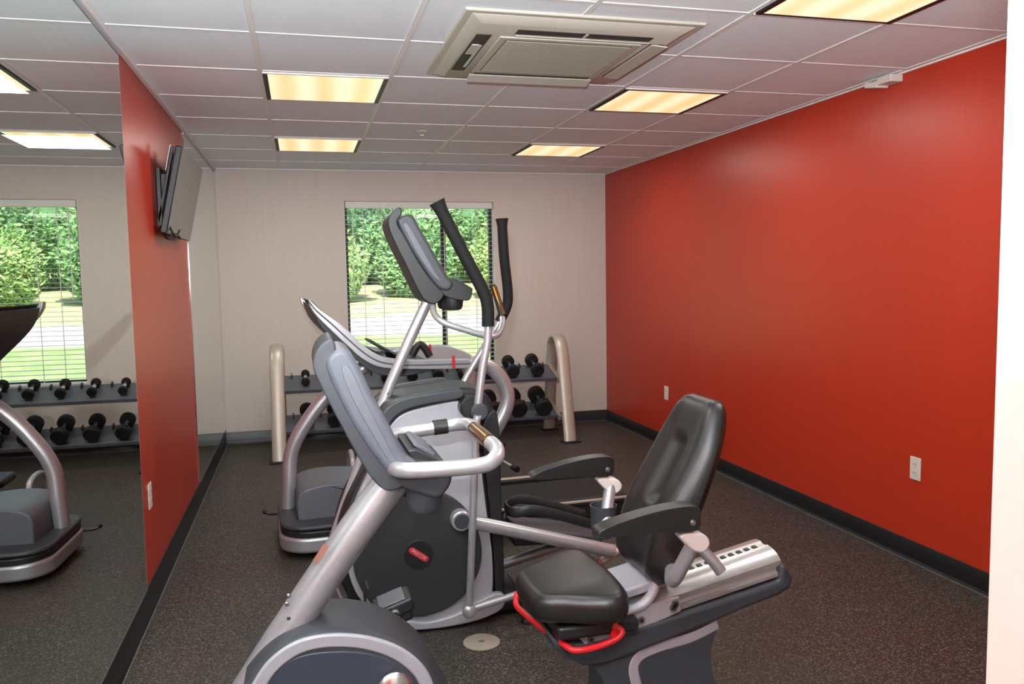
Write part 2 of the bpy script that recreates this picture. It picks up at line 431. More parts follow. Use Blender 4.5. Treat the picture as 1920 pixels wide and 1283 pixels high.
MB().rng((-hb, -.024, .022), (hb, .024, .042)).build('bottom_rail', 'blind', bl, bev=.004)
for x in (-.53, -.36, -.04, .22, .52):
    MB().cyl((x, -.026, .03), (x, -.026, hh-.06), .0036, seg=6).build('ladder_cord', 'blind', bl)
MB().cyl((-hb+.06, -.05, .75), (-hb+.06, -.045, hh-.06), .0045, seg=8).build('tilt_wand', 'blind', bl)

# outside: sloping lawn, road, dry bank, shrubs
def gz(y): return -.12 + .088*(y-8)
def strip(name, m, y0, y1, lab, cat, dz=0):
    b = MB(); n = 24
    P = []
    for i in range(n+1):
        x = -26+52*i/n
        P.append([b.bm.verts.new((x, y, gz(y)+dz+.03*math.sin(x*1.7+y))) for y in (y0, (y0+y1)/2, y1)])
    Q = []
    for i in range(n+1):
        x = -26+52*i/n
        Q.append([b.bm.verts.new((x, y, gz(y)-.3)) for y in (y0, (y0+y1)/2, y1)])
    for i in range(n):
        for j in range(2):
            b.bm.faces.new((P[i][j], P[i+1][j], P[i+1][j+1], P[i][j+1])); b.bm.faces.new((Q[i][j], Q[i][j+1], Q[i+1][j+1], Q[i+1][j]))
    for row in (0, 2):
        for i in range(n): b.bm.faces.new((P[i][row], Q[i][row], Q[i+1][row], P[i+1][row]))
    return tag(b.build(name, m), lab, cat, kind='structure')
strip('lawn', 'lawn', YB+.3, 14.4, 'sunlit green lawn outside the window', 'lawn')
strip('road', 'road', 14.4, 16.6, 'pale sunlit road beyond the lawn', 'road', .02)
strip('grass_bank', 'straw', 16.6, 30, 'dry yellow grass bank beyond the road', 'grass')
def leafy(cx, cy, z0, rx, ry, rz, n, ls, rnd):
    b = MB()
    for _ in range(n):
        u, v = rnd.random()*2*PI, math.acos(1-2*rnd.random()); q = .72+.28*rnd.random()
        lump = 1+.16*math.sin(3*u+cx)*math.sin(2.5*v+cy)+.10*math.sin(7*u-cx*2)
        p = Vector((math.sin(v)*math.cos(u)*rx, math.sin(v)*math.sin(u)*ry, math.cos(v)*rz+rz*.92))*q*lump
        p = Vector((p.x, p.y, max(p.z, .02)))
        a = Vector((rnd.gauss(0, 1), rnd.gauss(0, 1), rnd.gauss(0, 1))).normalized()
        c = a.orthogonal().normalized(); L = ls*(.6+.8*rnd.random())
        vs = [b.bm.verts.new(p+a*L), b.bm.verts.new(p+c*L*.45), b.bm.verts.new(p-a*L), b.bm.verts.new(p-c*L*.45)]
        b.bm.faces.new(vs)
    return b
rnd = random.Random(3)
SHR = [(-9.2, 21.0, 1.75, 3.1, 'leaf_dark', 'dark green tree at far left outside, seen in the mirror'),
       (-4.9, 20.6, 1.45, 2.3, 'leaf', 'mid green shrub outside, seen only in the near mirror'),
       (-1.9, 20.8, 1.40, 3.2, 'leaf_dark', 'tall dark tree outside left of the window opening'),
       (.55, 19.6, .95, 1.5, 'leaf_light', 'low light green bush outside, left half of the window'),
       (1.35, 24.2, 2.0, 3.6, 'leaf_dark', 'tall dark green tree outside behind the low bushes'),
       (2.75, 20.3, 1.10, 2.2, 'leaf', 'mid green rounded shrub outside, centre of the window'),
       (4.95, 19.8, .95, 1.7, 'leaf_light', 'light green bush outside, right half of the window'),
       (5.6, 24.2, 1.95, 3.7, 'leaf', 'tall green tree outside behind the right window half'),
       (7.9, 20.6, 1.6, 2.9, 'leaf_dark', 'dark green tree outside right of the window opening'),
       (-3.3, 25.0, 2.2, 3.8, 'leaf', 'tall mid green tree outside at the back, seen in the mirror')]
for x, y, r, hgt, mm, lab in SHR:
    t = empty('leafy_tree' if hgt > 2.5 else 'shrub', (x, y, gz(y)), 0, lab, 'tree' if hgt > 2.5 else 'shrub')
    leafy(x, y, 0, r, r*.9, hgt/1.9, int(5200*r), .085, rnd).build('foliage', mm, t)
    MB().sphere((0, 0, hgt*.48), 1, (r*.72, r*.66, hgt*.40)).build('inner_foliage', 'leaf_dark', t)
    MB().tube(cr([(0, 0, -.1), (.05, 0, hgt*.2), (-.03, .03, hgt*.5)], 5), .08, 10).build('trunk', 'bark', t)

# ceiling lights
LAB = {(0, -3): 'left ceiling light nearest the doorway, above the camera', (0, 0): 'left ceiling light nearest the air conditioner', (0, 3): 'left ceiling light nearest the window',
       (3, -3): 'right ceiling light partly cut off by the top edge', (3, 0): 'middle of the three right ceiling lights', (3, 3): 'right ceiling light nearest the back wall'}
for ci, ri in LIGHT_ROWS:
    cx, cy = GX+T*(ci+.5), GY+T*(ri+.5)
    t = empty('ceiling_light', (cx, cy, H), 0, LAB[(ci, ri)], 'ceiling light', 'square lens lights in the ceiling')
    a = .295
    boxes('light_frame', 'grid', t, [((-a, -a, -.010), (a, -a+.014, 0)), ((-a, a-.014, -.010), (a, a, 0))], bev=.001, bseg=1)
    L = [((-a, -a+.014, -.012), (-a+.022, a-.014, 0)), ((a-.022, -a+.014, -.012), (a, a-.014, 0))]
    if ri == -3 or ci == 3: L += [((-a+.022, a-.026, -.0115), (a-.022, a-.0142, 0)), ((-a+.022, -a+.0142, -.0115), (a-.022, -a+.026, 0))]
    boxes('light_reveal', 'black_frame', t, L)
    MB().rng((-a+.0225, -a+.0145, -.009), (a-.0225, a-.0145, -.003)).build('lens', 'lens', t)

# air conditioner cassette
FR0 = Frame((0, 0, 0))
ax0, ax1, ay0, ay1 = .612, 1.575, 2.972, 3.952
ac = empty('ceiling_air_conditioner', ((ax0+ax1)/2, (ay0+ay1)/2, H), 0, 'square beige cassette air conditioner recessed in the ceiling', 'air conditioner')
hx, hy = (ax1-ax0)/2, (ay1-ay0)/2
pm = MB()
def frustum(m, x, y, z0, x2, y2, z1):
    A = [m.bm.verts.new(v) for v in ((-x, -y, z0), (x, -y, z0), (x, y, z0), (-x, y, z0))]
    B = [m.bm.verts.new(v) for v in ((-x2, -y2, z1), (x2, -y2, z1), (x2, y2, z1), (-x2, y2, z1))]
    m.bm.faces.new(A); m.bm.faces.new(B[::-1])
    for i in range(4): m.bm.faces.new((A[i], B[i], B[(i+1) % 4], A[(i+1) % 4]))
frustum(pm, hx, hy, -.001, hx-.004, hy-.004, -.012); frustum(pm, hx-.03, hy-.03, -.012, hx-.075, hy-.075, -.034)
pm.build('panel', 'ac', ac, bev=.004)
gr = MB(); gr.rng((-.30, -.27, -.040), (.30, .29, -.033)); gr.build('grille_frame', 'ac', ac, bev=.006)
gr = MB()
for i in range(30):
    y = -.235+.48*i/29
    gr.rng((-.265, y-.004, -.0455), (.265, y+.004, -.0405))
gr.build('intake_grille', 'ac_grille', ac)
MB().rng((-.268, -.245, -.0412), (.268, .255, -.0405)).build('grille_backing', 'ac_dark', ac)
for nm, c, d in (('slot_near', (0.03, -.335), (.56, .062)), ('slot_far', (0, .345), (.56, .06)), ('slot_left', (-.365, .0), (.06, .56)), ('slot_right', (.365, 0), (.06, .56))):
    MB().rng((c[0]-d[0]/2, c[1]-d[1]/2, -.0365), (c[0]+d[0]/2, c[1]+d[1]/2, -.0335)).build('air_slot', 'ac_dark', ac)
MB().box((0, .37, -.046), (.60, .07, .006), Matrix.Rotation(math.radians(-14), 3, 'X')).build('louver', 'ac', ac, bev=.002)
MB().box((.375, 0, -.040), (.072, .56, .006), Matrix.Rotation(math.radians(5), 3, 'Y')).build('louver', 'ac', ac, bev=.002)
MB().box((.03, -.318, -.041), (.56, .022, .004), Matrix.Rotation(math.radians(30), 3, 'X')).build('louver', 'ac', ac, bev=.001)
MB().box((-.352, .02, -.041), (.012, .34, .004)).build('louver', 'silver', ac); MB().box((-.372, -.08, -.039), (.03, .14, .004)).build('louver', 'ac', ac)
mv = MB(); mv.rng((.025, -.365, -.040), (.035, -.305, -.034)); mv.build('slot_divider', 'ac', ac)

# wall plates and the box near the ceiling
def outlet(wall, y, z, label):
    sx = -1 if wall == 'r' else 1; x = XR if wall == 'r' else XL
    t = empty('wall_outlet', (x, y, z), 0, label, 'outlet', 'white outlet plates')
    pl = MB(); pl.rng((0, -.036, -.058), (sx*.006, .036, .058)); pl.build('cover_plate', 'white_plastic', t, bev=.003)
    for dz in (-.021, .021):
        MB().lathe([(.015, sx*.0055), (.0165, sx*.0075), (.016, sx*.0082)], (0, 0, dz), 'x', 20).build('socket', 'white_plastic', t)
        boxes('socket_slot', 'black_frame', t, [((sx*.0083, -.008, dz-.004), (sx*.0086, -.0055, dz+.006)), ((sx*.0083, .0055, dz-.004), (sx*.0086, .008, dz+.006))])
    return t
outlet('r', 3.36, .475, 'white outlet plate low on orange wall, nearer the doorway')
outlet('r', 6.22, .462, 'white outlet plate low on orange wall behind the bike backrest')
outlet('l', 3.93, .497, 'white outlet plate on the orange strip below the television')
sb = empty('wall_sensor', (XR, 3.61, 2.405), 0, 'small white box fixed where orange wall meets the ceiling', 'sensor')
MB().rng((-.075, -.10, -.012), (0, .0, .024)).build('sensor_body', 'white_plastic', sb, bev=.005)
MB().box((-.04, .045, .0), (.07, .10, .03), Matrix.Rotation(math.radians(10), 3, 'X')).build('sensor_lid', 'white_plastic', sb, bev=.005)
q = FR0.onz(791, 246, H)
sp = empty('sprinkler_head', (q.x, q.y, H), 0, 'tiny white sprinkler on the ceiling between the light columns', 'sprinkler')
MB().lathe([(.035, 0), (.035, -.003), (.02, -.006), (.012, -.008)], (0, 0, 0), 'z', 24).build('escutcheon', 'white_plastic', sp)
MB().lathe([(.008, -.006), (.008, -.022), (.014, -.024), (.014, -.026)], (0, 0, 0), 'z', 16).build('deflector', 'chrome', sp)
q = FR0.onz(903, 1205, 0)
fp = empty('floor_plate', (q.x, q.y, 0), 0, 'round beige floor cover plate between the two machines', 'floor plate')
MB().lathe([(.074, 0), (.074, .003), (.070, .0055)], (0, 0, 0), 'z', 40).build('plate', 'disc_cover', fp)
MB().lathe([(.012, .0045), (.012, .0065)], (.0, 0, 0), 'z', 16).build('screw', 'bolt', fp)

# television
tv = empty('television', (XL, 4.86, 1.92), 0, 'flat television tilted down on the orange wall bracket', 'television')
TI = math.atan2(.092, .42)
rt = Matrix.Rotation(TI, 3, 'Y')    # top leans out into the room
def tvp(a, y, b): return rt @ Vector((a, y, b)) + Vector((.107, 0, 0))
def tvbox(a0, y0, b0, a1, y1, b1):
    m = MB(); m.box(tvp((a0+a1)/2, (y0+y1)/2, (b0+b1)/2), (a1-a0, y1-y0, b1-b0), rt); return m
tvbox(-.034, -.44, -.222, -.0015, .44, .222).build('television_case', 'black', tv, bev=.006)
tvbox(-.0012, -.437, -.219, .0015, .437, .219).build('screen', 'screen', tv, bev=.001)
tvbox(-.062, -.30, -.19, -.0345, .30, .10).build('rear_housing', 'black', tv, bev=.01)
for y in (-.28, -.10, .20):
    tvbox(-.078, y-.02, -.2, -.0625, y+.02, .23).build('bracket_arm', 'black', tv, bev=.003)
MB().rng((.001, -.30, -.17), (.022, .30, .13)).build('wall_plate', 'black', tv, bev=.003)
boxes('bracket_hinge', 'black', tv, [((.022, -.29, -.16), (.05, -.25, .1)), ((.022, .2, -.16), (.05, .24, .1))], bev=.003)
tvbox(-.085, -.30, .10, -.079, -.26, .235).build('bracket_plate', 'silver', tv, bev=.002)
cb = [(.05, -.32, -.10), (.03, -.36, -.18), (.045, -.33, -.235), (.075, -.27, -.21), (.09, -.2, -.23), (.06, -.12, -.20)]
MB().tube(cr(cb, 8), .006, 8).build('power_cable', 'cable', tv)
cb = [(.04, -.27, -.05), (.06, -.38, -.15), (.085, -.35, -.225), (.10, -.28, -.19)]
MB().tube(cr(cb, 8), .005, 8).build('signal_cable', 'cable', tv)

# ================================================================== DUMBBELL RACK
RX0, RX1 = -.215, 2.235
rk = empty('dumbbell_rack', (1.01, 7.02, 0), 0, 'two-tier champagne metal dumbbell rack below the back window', 'rack')
def rl(x, y, z): return (x-1.01, y-7.02, z)
for x in (RX0, RX1):
    pth = cr([(6.69, .008), (6.76, .30), (6.84, .62), (6.89, .79), (6.965, .885), (7.06, .905), (7.15, .86), (7.19, .76), (7.25, .45), (7.32, .008)], 7)
    MB().tube([rl(x, a, b) for a, b in pth], .03, 20, oval=(.024, .056), up=(1, 0, 0)).build('end_upright', 'beige_silver', rk)
    for y in (6.69, 7.32):
        MB().box(rl(x, y, .006), (.16, .11, .012)).build('foot_plate', 'rubber', rk, bev=.004)
TIL = math.radians(19); TR = Matrix.Rotation(TIL, 3, 'X')
SHELF = [(7.075, .585), (7.055, .245)]
for (y, z), nm in zip(SHELF, ('shelf', 'shelf')):
    m = MB(); L = RX1-RX0-.04
    m.box(rl(1.01, y, z), (L, .30, .006), TR)
    for d, hgt in ((-.152, .029), (.152, .02)):
        p = TR @ Vector((0, d, hgt/2-.02)); m.box(rl(1.01, y+p.y, z+p.z), (L, .005, hgt), TR)
    m.build(nm, 'mid', rk, bev=.0015)
    for x in (RX0+.02, RX1-.02):
        MB().box(rl(x, y+.02, z-.01), (.035, .36, .05), TR).build('shelf_bracket', 'beige_silver', rk, bev=.006)
ORD = ['first', 'second', 'third', 'fourth', 'fifth', 'sixth', 'seventh', 'eighth', 'ninth', 'tenth']
for ti, (sy, sz) in enumerate(SHELF):
    for i in range(10):
        x = (.010+.2235*i) if ti == 0 else (.012+.2275*i)
        f = i/9
        R_, L_ = (.036+.024*f, .19+.075*f) if ti == 0 else (.060+.016*f, .265+.06*f)
        hl = .035+.022*f if ti == 0 else .06+.02*f
        nrm = TR @ Vector((0, 0, R_+.012)); c = Vector((x, sy, sz))+nrm
        if ti == 0:
            lab = 'black dumbbell, %s from the left on the top shelf of the rack' % ORD[i]
        else:
            lab = 'larger black dumbbell, %s from the left on the lower shelf of the rack' % ORD[i]
        d = empty('dumbbell', c, 0, lab, 'dumbbell', 'dumbbells on the top rack shelf' if ti == 0 else 'dumbbells on the lower rack shelf')
        d.rotation_euler = (TIL, 0, 0)
        MB().tube(cr([(0, -L_/2+hl-.004, 0), (0, -L_/5, 0), (0, 0, 0), (0, L_/5, 0), (0, L_/2-hl+.004, 0)], 3), .013, 14,
                  radii=[.012+.0035*math.sin(PI*k/12) for k in range(13)]).build('handle', 'chrome' if ti == 0 else 'mid', d)
        for sgn in (-1, 1):
            a = L_/2
            pr = [(R_*.55, a-hl-.002), (R_*.9, a-hl), (R_, a-hl+.008), (R_, a-.010), (R_*.92, a-.002), (R_*.6, a), (R_*.58, a-.003)]
            MB().lathe([(r, sgn*h) for r, h in pr], (0, 0, 0), 'y', 28).build('weight_head', 'rubber', d)
        # little saddles that carry the two heads
        for dy in (-L_/2+hl/2, L_/2-hl/2):
            p = TR @ Vector((0, dy, .0075)); MB().box(rl(x, sy+p.y, sz+p.z), (R_*1.1, .022, .009), TR).build('cradle', 'dark', rk, bev=.002)
        for dx in (-.113, .113):
            p = TR @ Vector((0, .10, .02)); 
            MB().box(rl(x+dx, sy+p.y, sz+p.z), (.012, .05, .034), TR).build('cradle_rib', 'dark', rk, bev=.003)

# ================================================================== CONSOLE shared by the bike and the cross trainer
def console(F, root, shell, slab, tray, cup, hi, w, hm, ms, mb):
    MB().slab([tuple(p) for p in cr(F.ol(shell, -w+.012), 4, True)], -w+.012, w-.012).build('console_shell', ms, root, bev=.012, bseg=4)
    MB().slab([tuple(p) for p in cr(F.ol(slab, -w), 4, True)], -w, w).build('console_body', mb, root, bev=.030, bseg=5)
    MB().slab([tuple(p) for p in cr(F.ol(tray, -w+.01), 4, True)], -w+.01, w-.01).build('console_tray', ms, root, bev=.024, bseg=5)
    MB().slab([tuple(p) for p in cr(F.ol(hi, -w), 4, True)], -w-.0025, -w+.02).build('side_panel', hm, root, bev=.0025)
    (u, v0, v1, r) = cup
    for ww in (-w+.02+r, w-.02-r):
        x, z1 = F.tr(u, v1, -w+.02+r); z0 = F.tr(u, v0, -w+.02+r)[1]
        MB().lathe([(r*.55, z1-.004), (r*.8, z1), (r*.92, z1+.012), (r, z0), (r, z0+.02)], (x, ww, 0), 'z', 32).build('bottle_well', ms, root)

# ================================================================== RECUMBENT BIKE
B = Frame((.60, 2.30, 0))
bk = empty('recumbent_bike', B.o, 0, 'silver and black recumbent exercise bike nearest the camera', 'exercise bike')
def bx(x): return x-.60
hood_top = [(458, 1283), (492, 1240), (532, 1206), (585, 1186), (645, 1182), (705, 1190), (765, 1216), (808, 1252), (826, 1283)]
hp = [tuple(p) for p in cr(B.ol(hood_top, -.12), 4)]
hood = hp + [(bx(.40), .22), (bx(.385), .15), (bx(.33), .10), (bx(.20), .075), (bx(.0), .07), (bx(-.12), .09), (bx(-.20), .15), (bx(-.215), .25)]
MB().slab(hood, -.135, .135).build('flywheel_hood', 'dark', bk, bev=.035, bseg=5)
arc = [(478, 1300), (508, 1253), (548, 1221), (590, 1206), (645, 1202), (702, 1210), (752, 1230), (788, 1262), (805, 1300)]
MB().slab([tuple(p) for p in band(cr(B.ol(arc, -.138), 5), .037)], -.141, -.125).build('silver_arch', 'silver_light', bk, bev=.006)
inn = [(500, 1283), (530, 1248), (575, 1228), (640, 1222), (700, 1228), (745, 1248), (775, 1283)]
ip = [tuple(p) for p in cr(B.ol(inn, -.138), 4)] + [(bx(.31), .15), (bx(.2), .11), (bx(0), .105), (bx(-.1), .14)]
MB().slab(ip, -.1365, -.12).build('hood_panel', 'blue_grey', bk, bev=.004)
c = B.p3(740, 1290, -.14)
MB().lathe([(.05, -.145), (.05, -.155), (.04, -.165), (.012, -.170)], (c.x, 0, c.z), 'y', 32).build('crank_hub', 'chrome', bk)
# front stabiliser, base beam, rear stabiliser
st = MB(); st.tube([(bx(-.13), -.27, .04), (bx(-.13), .27, .04)], .035, 18, oval=(.045, .032)); st.build('front_stabiliser', 'silver', bk)
for yy in (-.275, .275): MB().lathe([(.036, -.018), (.042, -.012), (.042, .012), (.036, .018)], (bx(-.13), yy, .042), 'y', 20).build('stabiliser_cap', 'rubber', bk)
MB().rng((bx(-.12), -.05, .045), (bx(1.25), .05, .095)).build('base_beam', 'silver', bk, bev=.015)
MB().tube([(bx(1.24), -.28, .035), (bx(1.24), .28, .035)], .03, 18, oval=(.045, .03)).build('rear_stabiliser', 'silver', bk)
# mast
mp = [B.p3(u, v, 0) for u, v in ((452, 1320), (520, 1212), (600, 1092), (680, 975), (742, 893))]
MB().tube(cr(mp, 6), .05, 28, oval=(.050, .058), up=(0, 1, 0)).build('mast', 'silver', bk)
def on_mast(u, v, r, name, mt):
    p = B.p3(u, v, -.045); MB().sphere(p, r, (1, .5, 1), 14).build(name, mt, bk)
for u, v in ((541, 1118), (538, 1133), (570, 1150)): on_mast(u, v, .007, 'mast_bolt', 'bolt')
p = B.p3(541, 1160, -.054); MB().sphere(p, .005, (1, .6, 1), 12).build('mast_hole', 'black', bk)
p = B.p3(614, 1036, -.052); q = (mp[3]-mp[1]).normalized()
MB().box(p+Vector((-.018, -.004, 0)), (.055, .004, .016), Matrix.Rotation(-math.atan2(q.z, q.x), 3, 'Y')).build('warning_label', 'sticker', bk)
# console
console(B, bk,
        [(623, 636), (606, 642), (592, 660), (587, 688), (600, 722), (640, 800), (680, 872), (706, 908), (728, 921), (752, 915), (766, 900), (740, 880), (690, 812), (650, 735), (626, 680), (630, 655)],
        [(612, 690), (616, 668), (632, 656), (655, 660), (672, 684), (700, 742), (732, 800), (756, 848), (785, 872), (786, 892), (756, 900), (728, 886), (696, 848), (662, 796), (630, 735)],
        [(735, 880), (772, 866), (838, 878), (848, 892), (842, 916), (822, 934), (795, 930), (752, 912)],
        (797, 922, 955, .052),
        [(640, 692), (656, 690), (690, 762), (725, 830), (745, 870), (728, 862), (694, 808), (656, 738)], .15, 'silver_mid', 'dark', 'mid')
dd = MB(); dd.slab(B.ol([(752, 828), (772, 826), (822, 852), (826, 866), (800, 870), (770, 860)], .02), -.10, .14); dd.build('control_pad', 'black', bk, bev=.006)
dd = MB(); dd.slab(B.ol([(768, 826), (776, 822), (808, 840), (805, 846)], .0), -.08, .12); dd.build('reading_ledge', 'mid', bk, bev=.003)
# handlebar loop with the contact grips
ng = [(bx(.225), -.13, .956), (bx(.240), -.175, .960), (bx(.29), -.2, .962), (bx(.44), -.205, .963), (bx(.49), -.19, .975), (bx(.505), -.15, .992), (bx(.50), -.10, 1.0)]
fg = [(bx(.497), .12, 1.003), (bx(.49), .17, 1.006), (bx(.46), .2, 1.003), (bx(.42), .205, .998), (bx(.29), .2, .985), (bx(.240), .17, .98), (bx(.225), .12, .975)]
MB().tube(cr(ng, 7), .0215, 18).build('handlebar', 'silver', bk)
MB().tube(cr(fg, 7), .0205, 18).build('handlebar', 'silver', bk)
MB().cyl(ng[-1], fg[0], .0195, seg=20).build('handlebar_core', 'black', bk)
MB().cyl((bx(.4995), -.085, 1.0005), (bx(.4975), .10, 1.0025), .0215, seg=24).build('contact_grip', 'bronze', bk)
MB().cyl((bx(.385), .205, .9955), (bx(.43), .2055, .9985), .0235, seg=20).build('handlebar_collar', 'black', bk)
# crank and pedals
cc = (bx(.20), .27)
pf = B.p3(738, 1138, .19)
MB().tube([(c.x, .135, c.z), (pf.x, .145, pf.z)], .014, 14, oval=(.018, .010), up=(0, 1, 0)).build('crank_arm', 'black', bk)
def pedal(p, w0, w1, name):
    rr = Matrix.Rotation(math.radians(-18), 3, 'Y')
    t = MB(); t.box((p.x, (w0+w1)/2, p.z), (.125, abs(w1-w0), .045), rr); t.box((p.x+.02, (w0+w1)/2, p.z-.02), (.07, abs(w1-w0)*.9, .05), rr)
    o = t.build(name, 'black', bk, bev=.01)
    MB().box(rr @ Vector((.0, 0, .024)) + Vector((p.x, (w0+w1)/2, p.z)), (.085, abs(w1-w0)*.9, .006), rr).build('tread', 'mid', o, bev=.003)
    s = MB(); sp_ = cr([(-.060, 0, .0), (-.074, 0, .03), (-.07, 0, .066), (-.052, 0, .095)], 5)
    s.tube([rr @ Vector(q) + Vector((p.x, (w0+w1)/2, p.z)) for q in sp_], .004, 10, oval=(.004, abs(w1-w0)*.42), up=(0, 1, 0)); s.build('toe_strap', 'rubber', o)
    MB().lathe([(.013, w0-.012), (.017, w0-.006), (.017, w0+.004)], (p.x+.0, 0, p.z-.008), 'y', 18).build('spindle_cap', 'bolt', o)
    return o
pedal(pf, .15, .26, 'pedal')
pn = Vector((2*c.x-pf.x, 0, max(2*c.z-pf.z, .14)))
MB().tube([(c.x, -.165, c.z), (pn.x, -.175, pn.z)], .014, 14, oval=(.018, .010), up=(0, 1, 0)).build('crank_arm', 'black', bk)
pedal(pn, -.30, -.185, 'pedal')
p = B.p3(668, 1165, .0)
MB().box((p.x, .0, p.z), (.022, .03, .014)).build('reflector', 'orange', bk, bev=.004)
# rail, shroud, pedestal
ra = math.atan2(.150, .735); rd = Vector((math.cos(ra), 0, math.sin(ra))); rn = Vector((-math.sin(ra), 0, math.cos(ra)))
R0 = Vector((bx(.715), 0, .362))
def rp(d, wv, h): q = R0+rd*d+rn*h; return (q.x, wv, q.z)
prof = [(-.086, 0), (-.092, .004), (-.092, .014), (-.080, .018), (-.078, .030), (-.088, .034), (-.088, .050), (-.074, .066), (-.048, .077), (-.02, .080), (-.012, .074), (.012, .074), (.02, .080), (.048, .077), (.074, .066), (.088, .050), (.088, .034), (.078, .030), (.080, .018), (.092, .014), (.092, .004), (.086, 0)]
m = MB(); A = [m.bm.verts.new(rp(0, a, b)) for a, b in prof]; Bv = [m.bm.verts.new(rp(.742, a, b)) for a, b in prof]
m.bm.faces.new(A); m.bm.faces.new(Bv[::-1])
for i in range(len(prof)): m.bm.faces.new((A[i], Bv[i], Bv[(i+1) % len(prof)], A[(i+1) % len(prof)]))
rail = m.build('seat_rail', 'rail_silver', bk, ang=30)
hs = MB()
for i in range(17):
    q = Vector(rp(.25+.0285*i, .0, .0755)); hs.box(q, (.014, .020, .004), Matrix.Rotation(-ra, 3, 'Y'))
hs.build('rail_teeth', 'black', rail)
shr = [(1034, 1196), (1052, 1204), (1100, 1206), (1250, 1160), (1400, 1112), (1462, 1090), (1466, 1058), (1480, 1064), (1489, 1084), (1484, 1104), (1462, 1118), (1400, 1142), (1345, 1166), (1270, 1196), (1200, 1224), (1130, 1249), (1095, 1252), (1060, 1238), (1038, 1216)]
MB().slab(B.ol(shr, -.105), -.105, .105).build('rail_shroud', 'dark', bk, bev=.022, bseg=4)
ped = [tuple(x) for x in cr([(bx(.80), .33), (bx(.83), .26), (bx(.85), .20), (bx(.83), .12), (bx(.74), .055), (bx(.72), .03), (bx(1.32), .03), (bx(1.32), .06), (bx(1.25), .12), (bx(1.205), .20), (bx(1.192), .29), (bx(1.21), .385), (bx(1.1), .37), (bx(.95), .35)], 5, True)]
MB().slab(ped, -.085, .085).build('rear_pedestal', 'dark', bk, bev=.018, bseg=4)
ps = B.ol([(1348, 1172), (1300, 1196), (1240, 1214), (1204, 1230), (1190, 1250), (1192, 1275), (1205, 1320)], -.09)
MB().slab([tuple(x) for x in band(cr(ps, 6), .034)], -.0885, -.07).build('pedestal_trim', 'silver_light', bk, bev=.006)
# seat carriage
car = B.ol([(1080, 1160), (1110, 1152), (1180, 1140), (1230, 1128), (1272, 1118), (1275, 1145), (1230, 1165), (1150, 1192), (1095, 1207), (1080, 1190)], -.095)
for sg in (-1, 1):
    a, b = (-.104, -.094) if sg < 0 else (.094, .104)
    MB().slab(car, a, b).build('carriage_plate', 'silver_light', bk, bev=.003)
MB().box(rp(.20, 0, .105), (.36, .18, .03), Matrix.Rotation(-ra, 3, 'Y')).build('carriage_bridge', 'silver_light', bk, bev=.008)
for u, v in ((1119, 1177), (1202, 1163), (1262, 1140), (1108, 1200), (1266, 1132)):
    p = B.p3(u, v, -.105); MB().lathe([(.011, -.0045), (.012, -.001), (.012, .004)], p, 'y', 18).build('carriage_bolt', 'bolt', bk)
    MB().lathe([(.0055, -.0075), (.006, -.003)], p, 'y', 12).build('bolt_socket', 'black', bk)
cp = B.ol([(1052, 1170), (1085, 1165), (1100, 1185), (1092, 1210), (1062, 1214), (1046, 1195)], -.09)
MB().slab(cp, -.09, .09).build('carriage_end_cap', 'blue_grey', bk, bev=.012)
# seat cushion
sp2 = [(.632, -.06), (.640, -.105), (.668, -.135), (.72, -.160), (.775, -.195), (.83, -.218), (.875, -.212), (.905, -.16), (.915, 0), (.905, .16), (.875, .212), (.83, .218), (.775, .195), (.72, .160), (.668, .135), (.640, .105), (.632, .06), (.630, 0)]
ST = math.radians(4)
def sf(a, b, h): return (bx(a)-.020, b, .515+math.tan(ST)*(a-.8)+h)
sol = [tuple(p) for p in cr(sp2, 5, True)]
MB().pillow(sol, .088, .034, sf, dome=.003).build('seat', 'vinyl', bk, ang=80)
MB().rng((bx(.68), -.14, .415), (bx(.93), .14, .455)).build('seat_pan', 'black', bk, bev=.01)
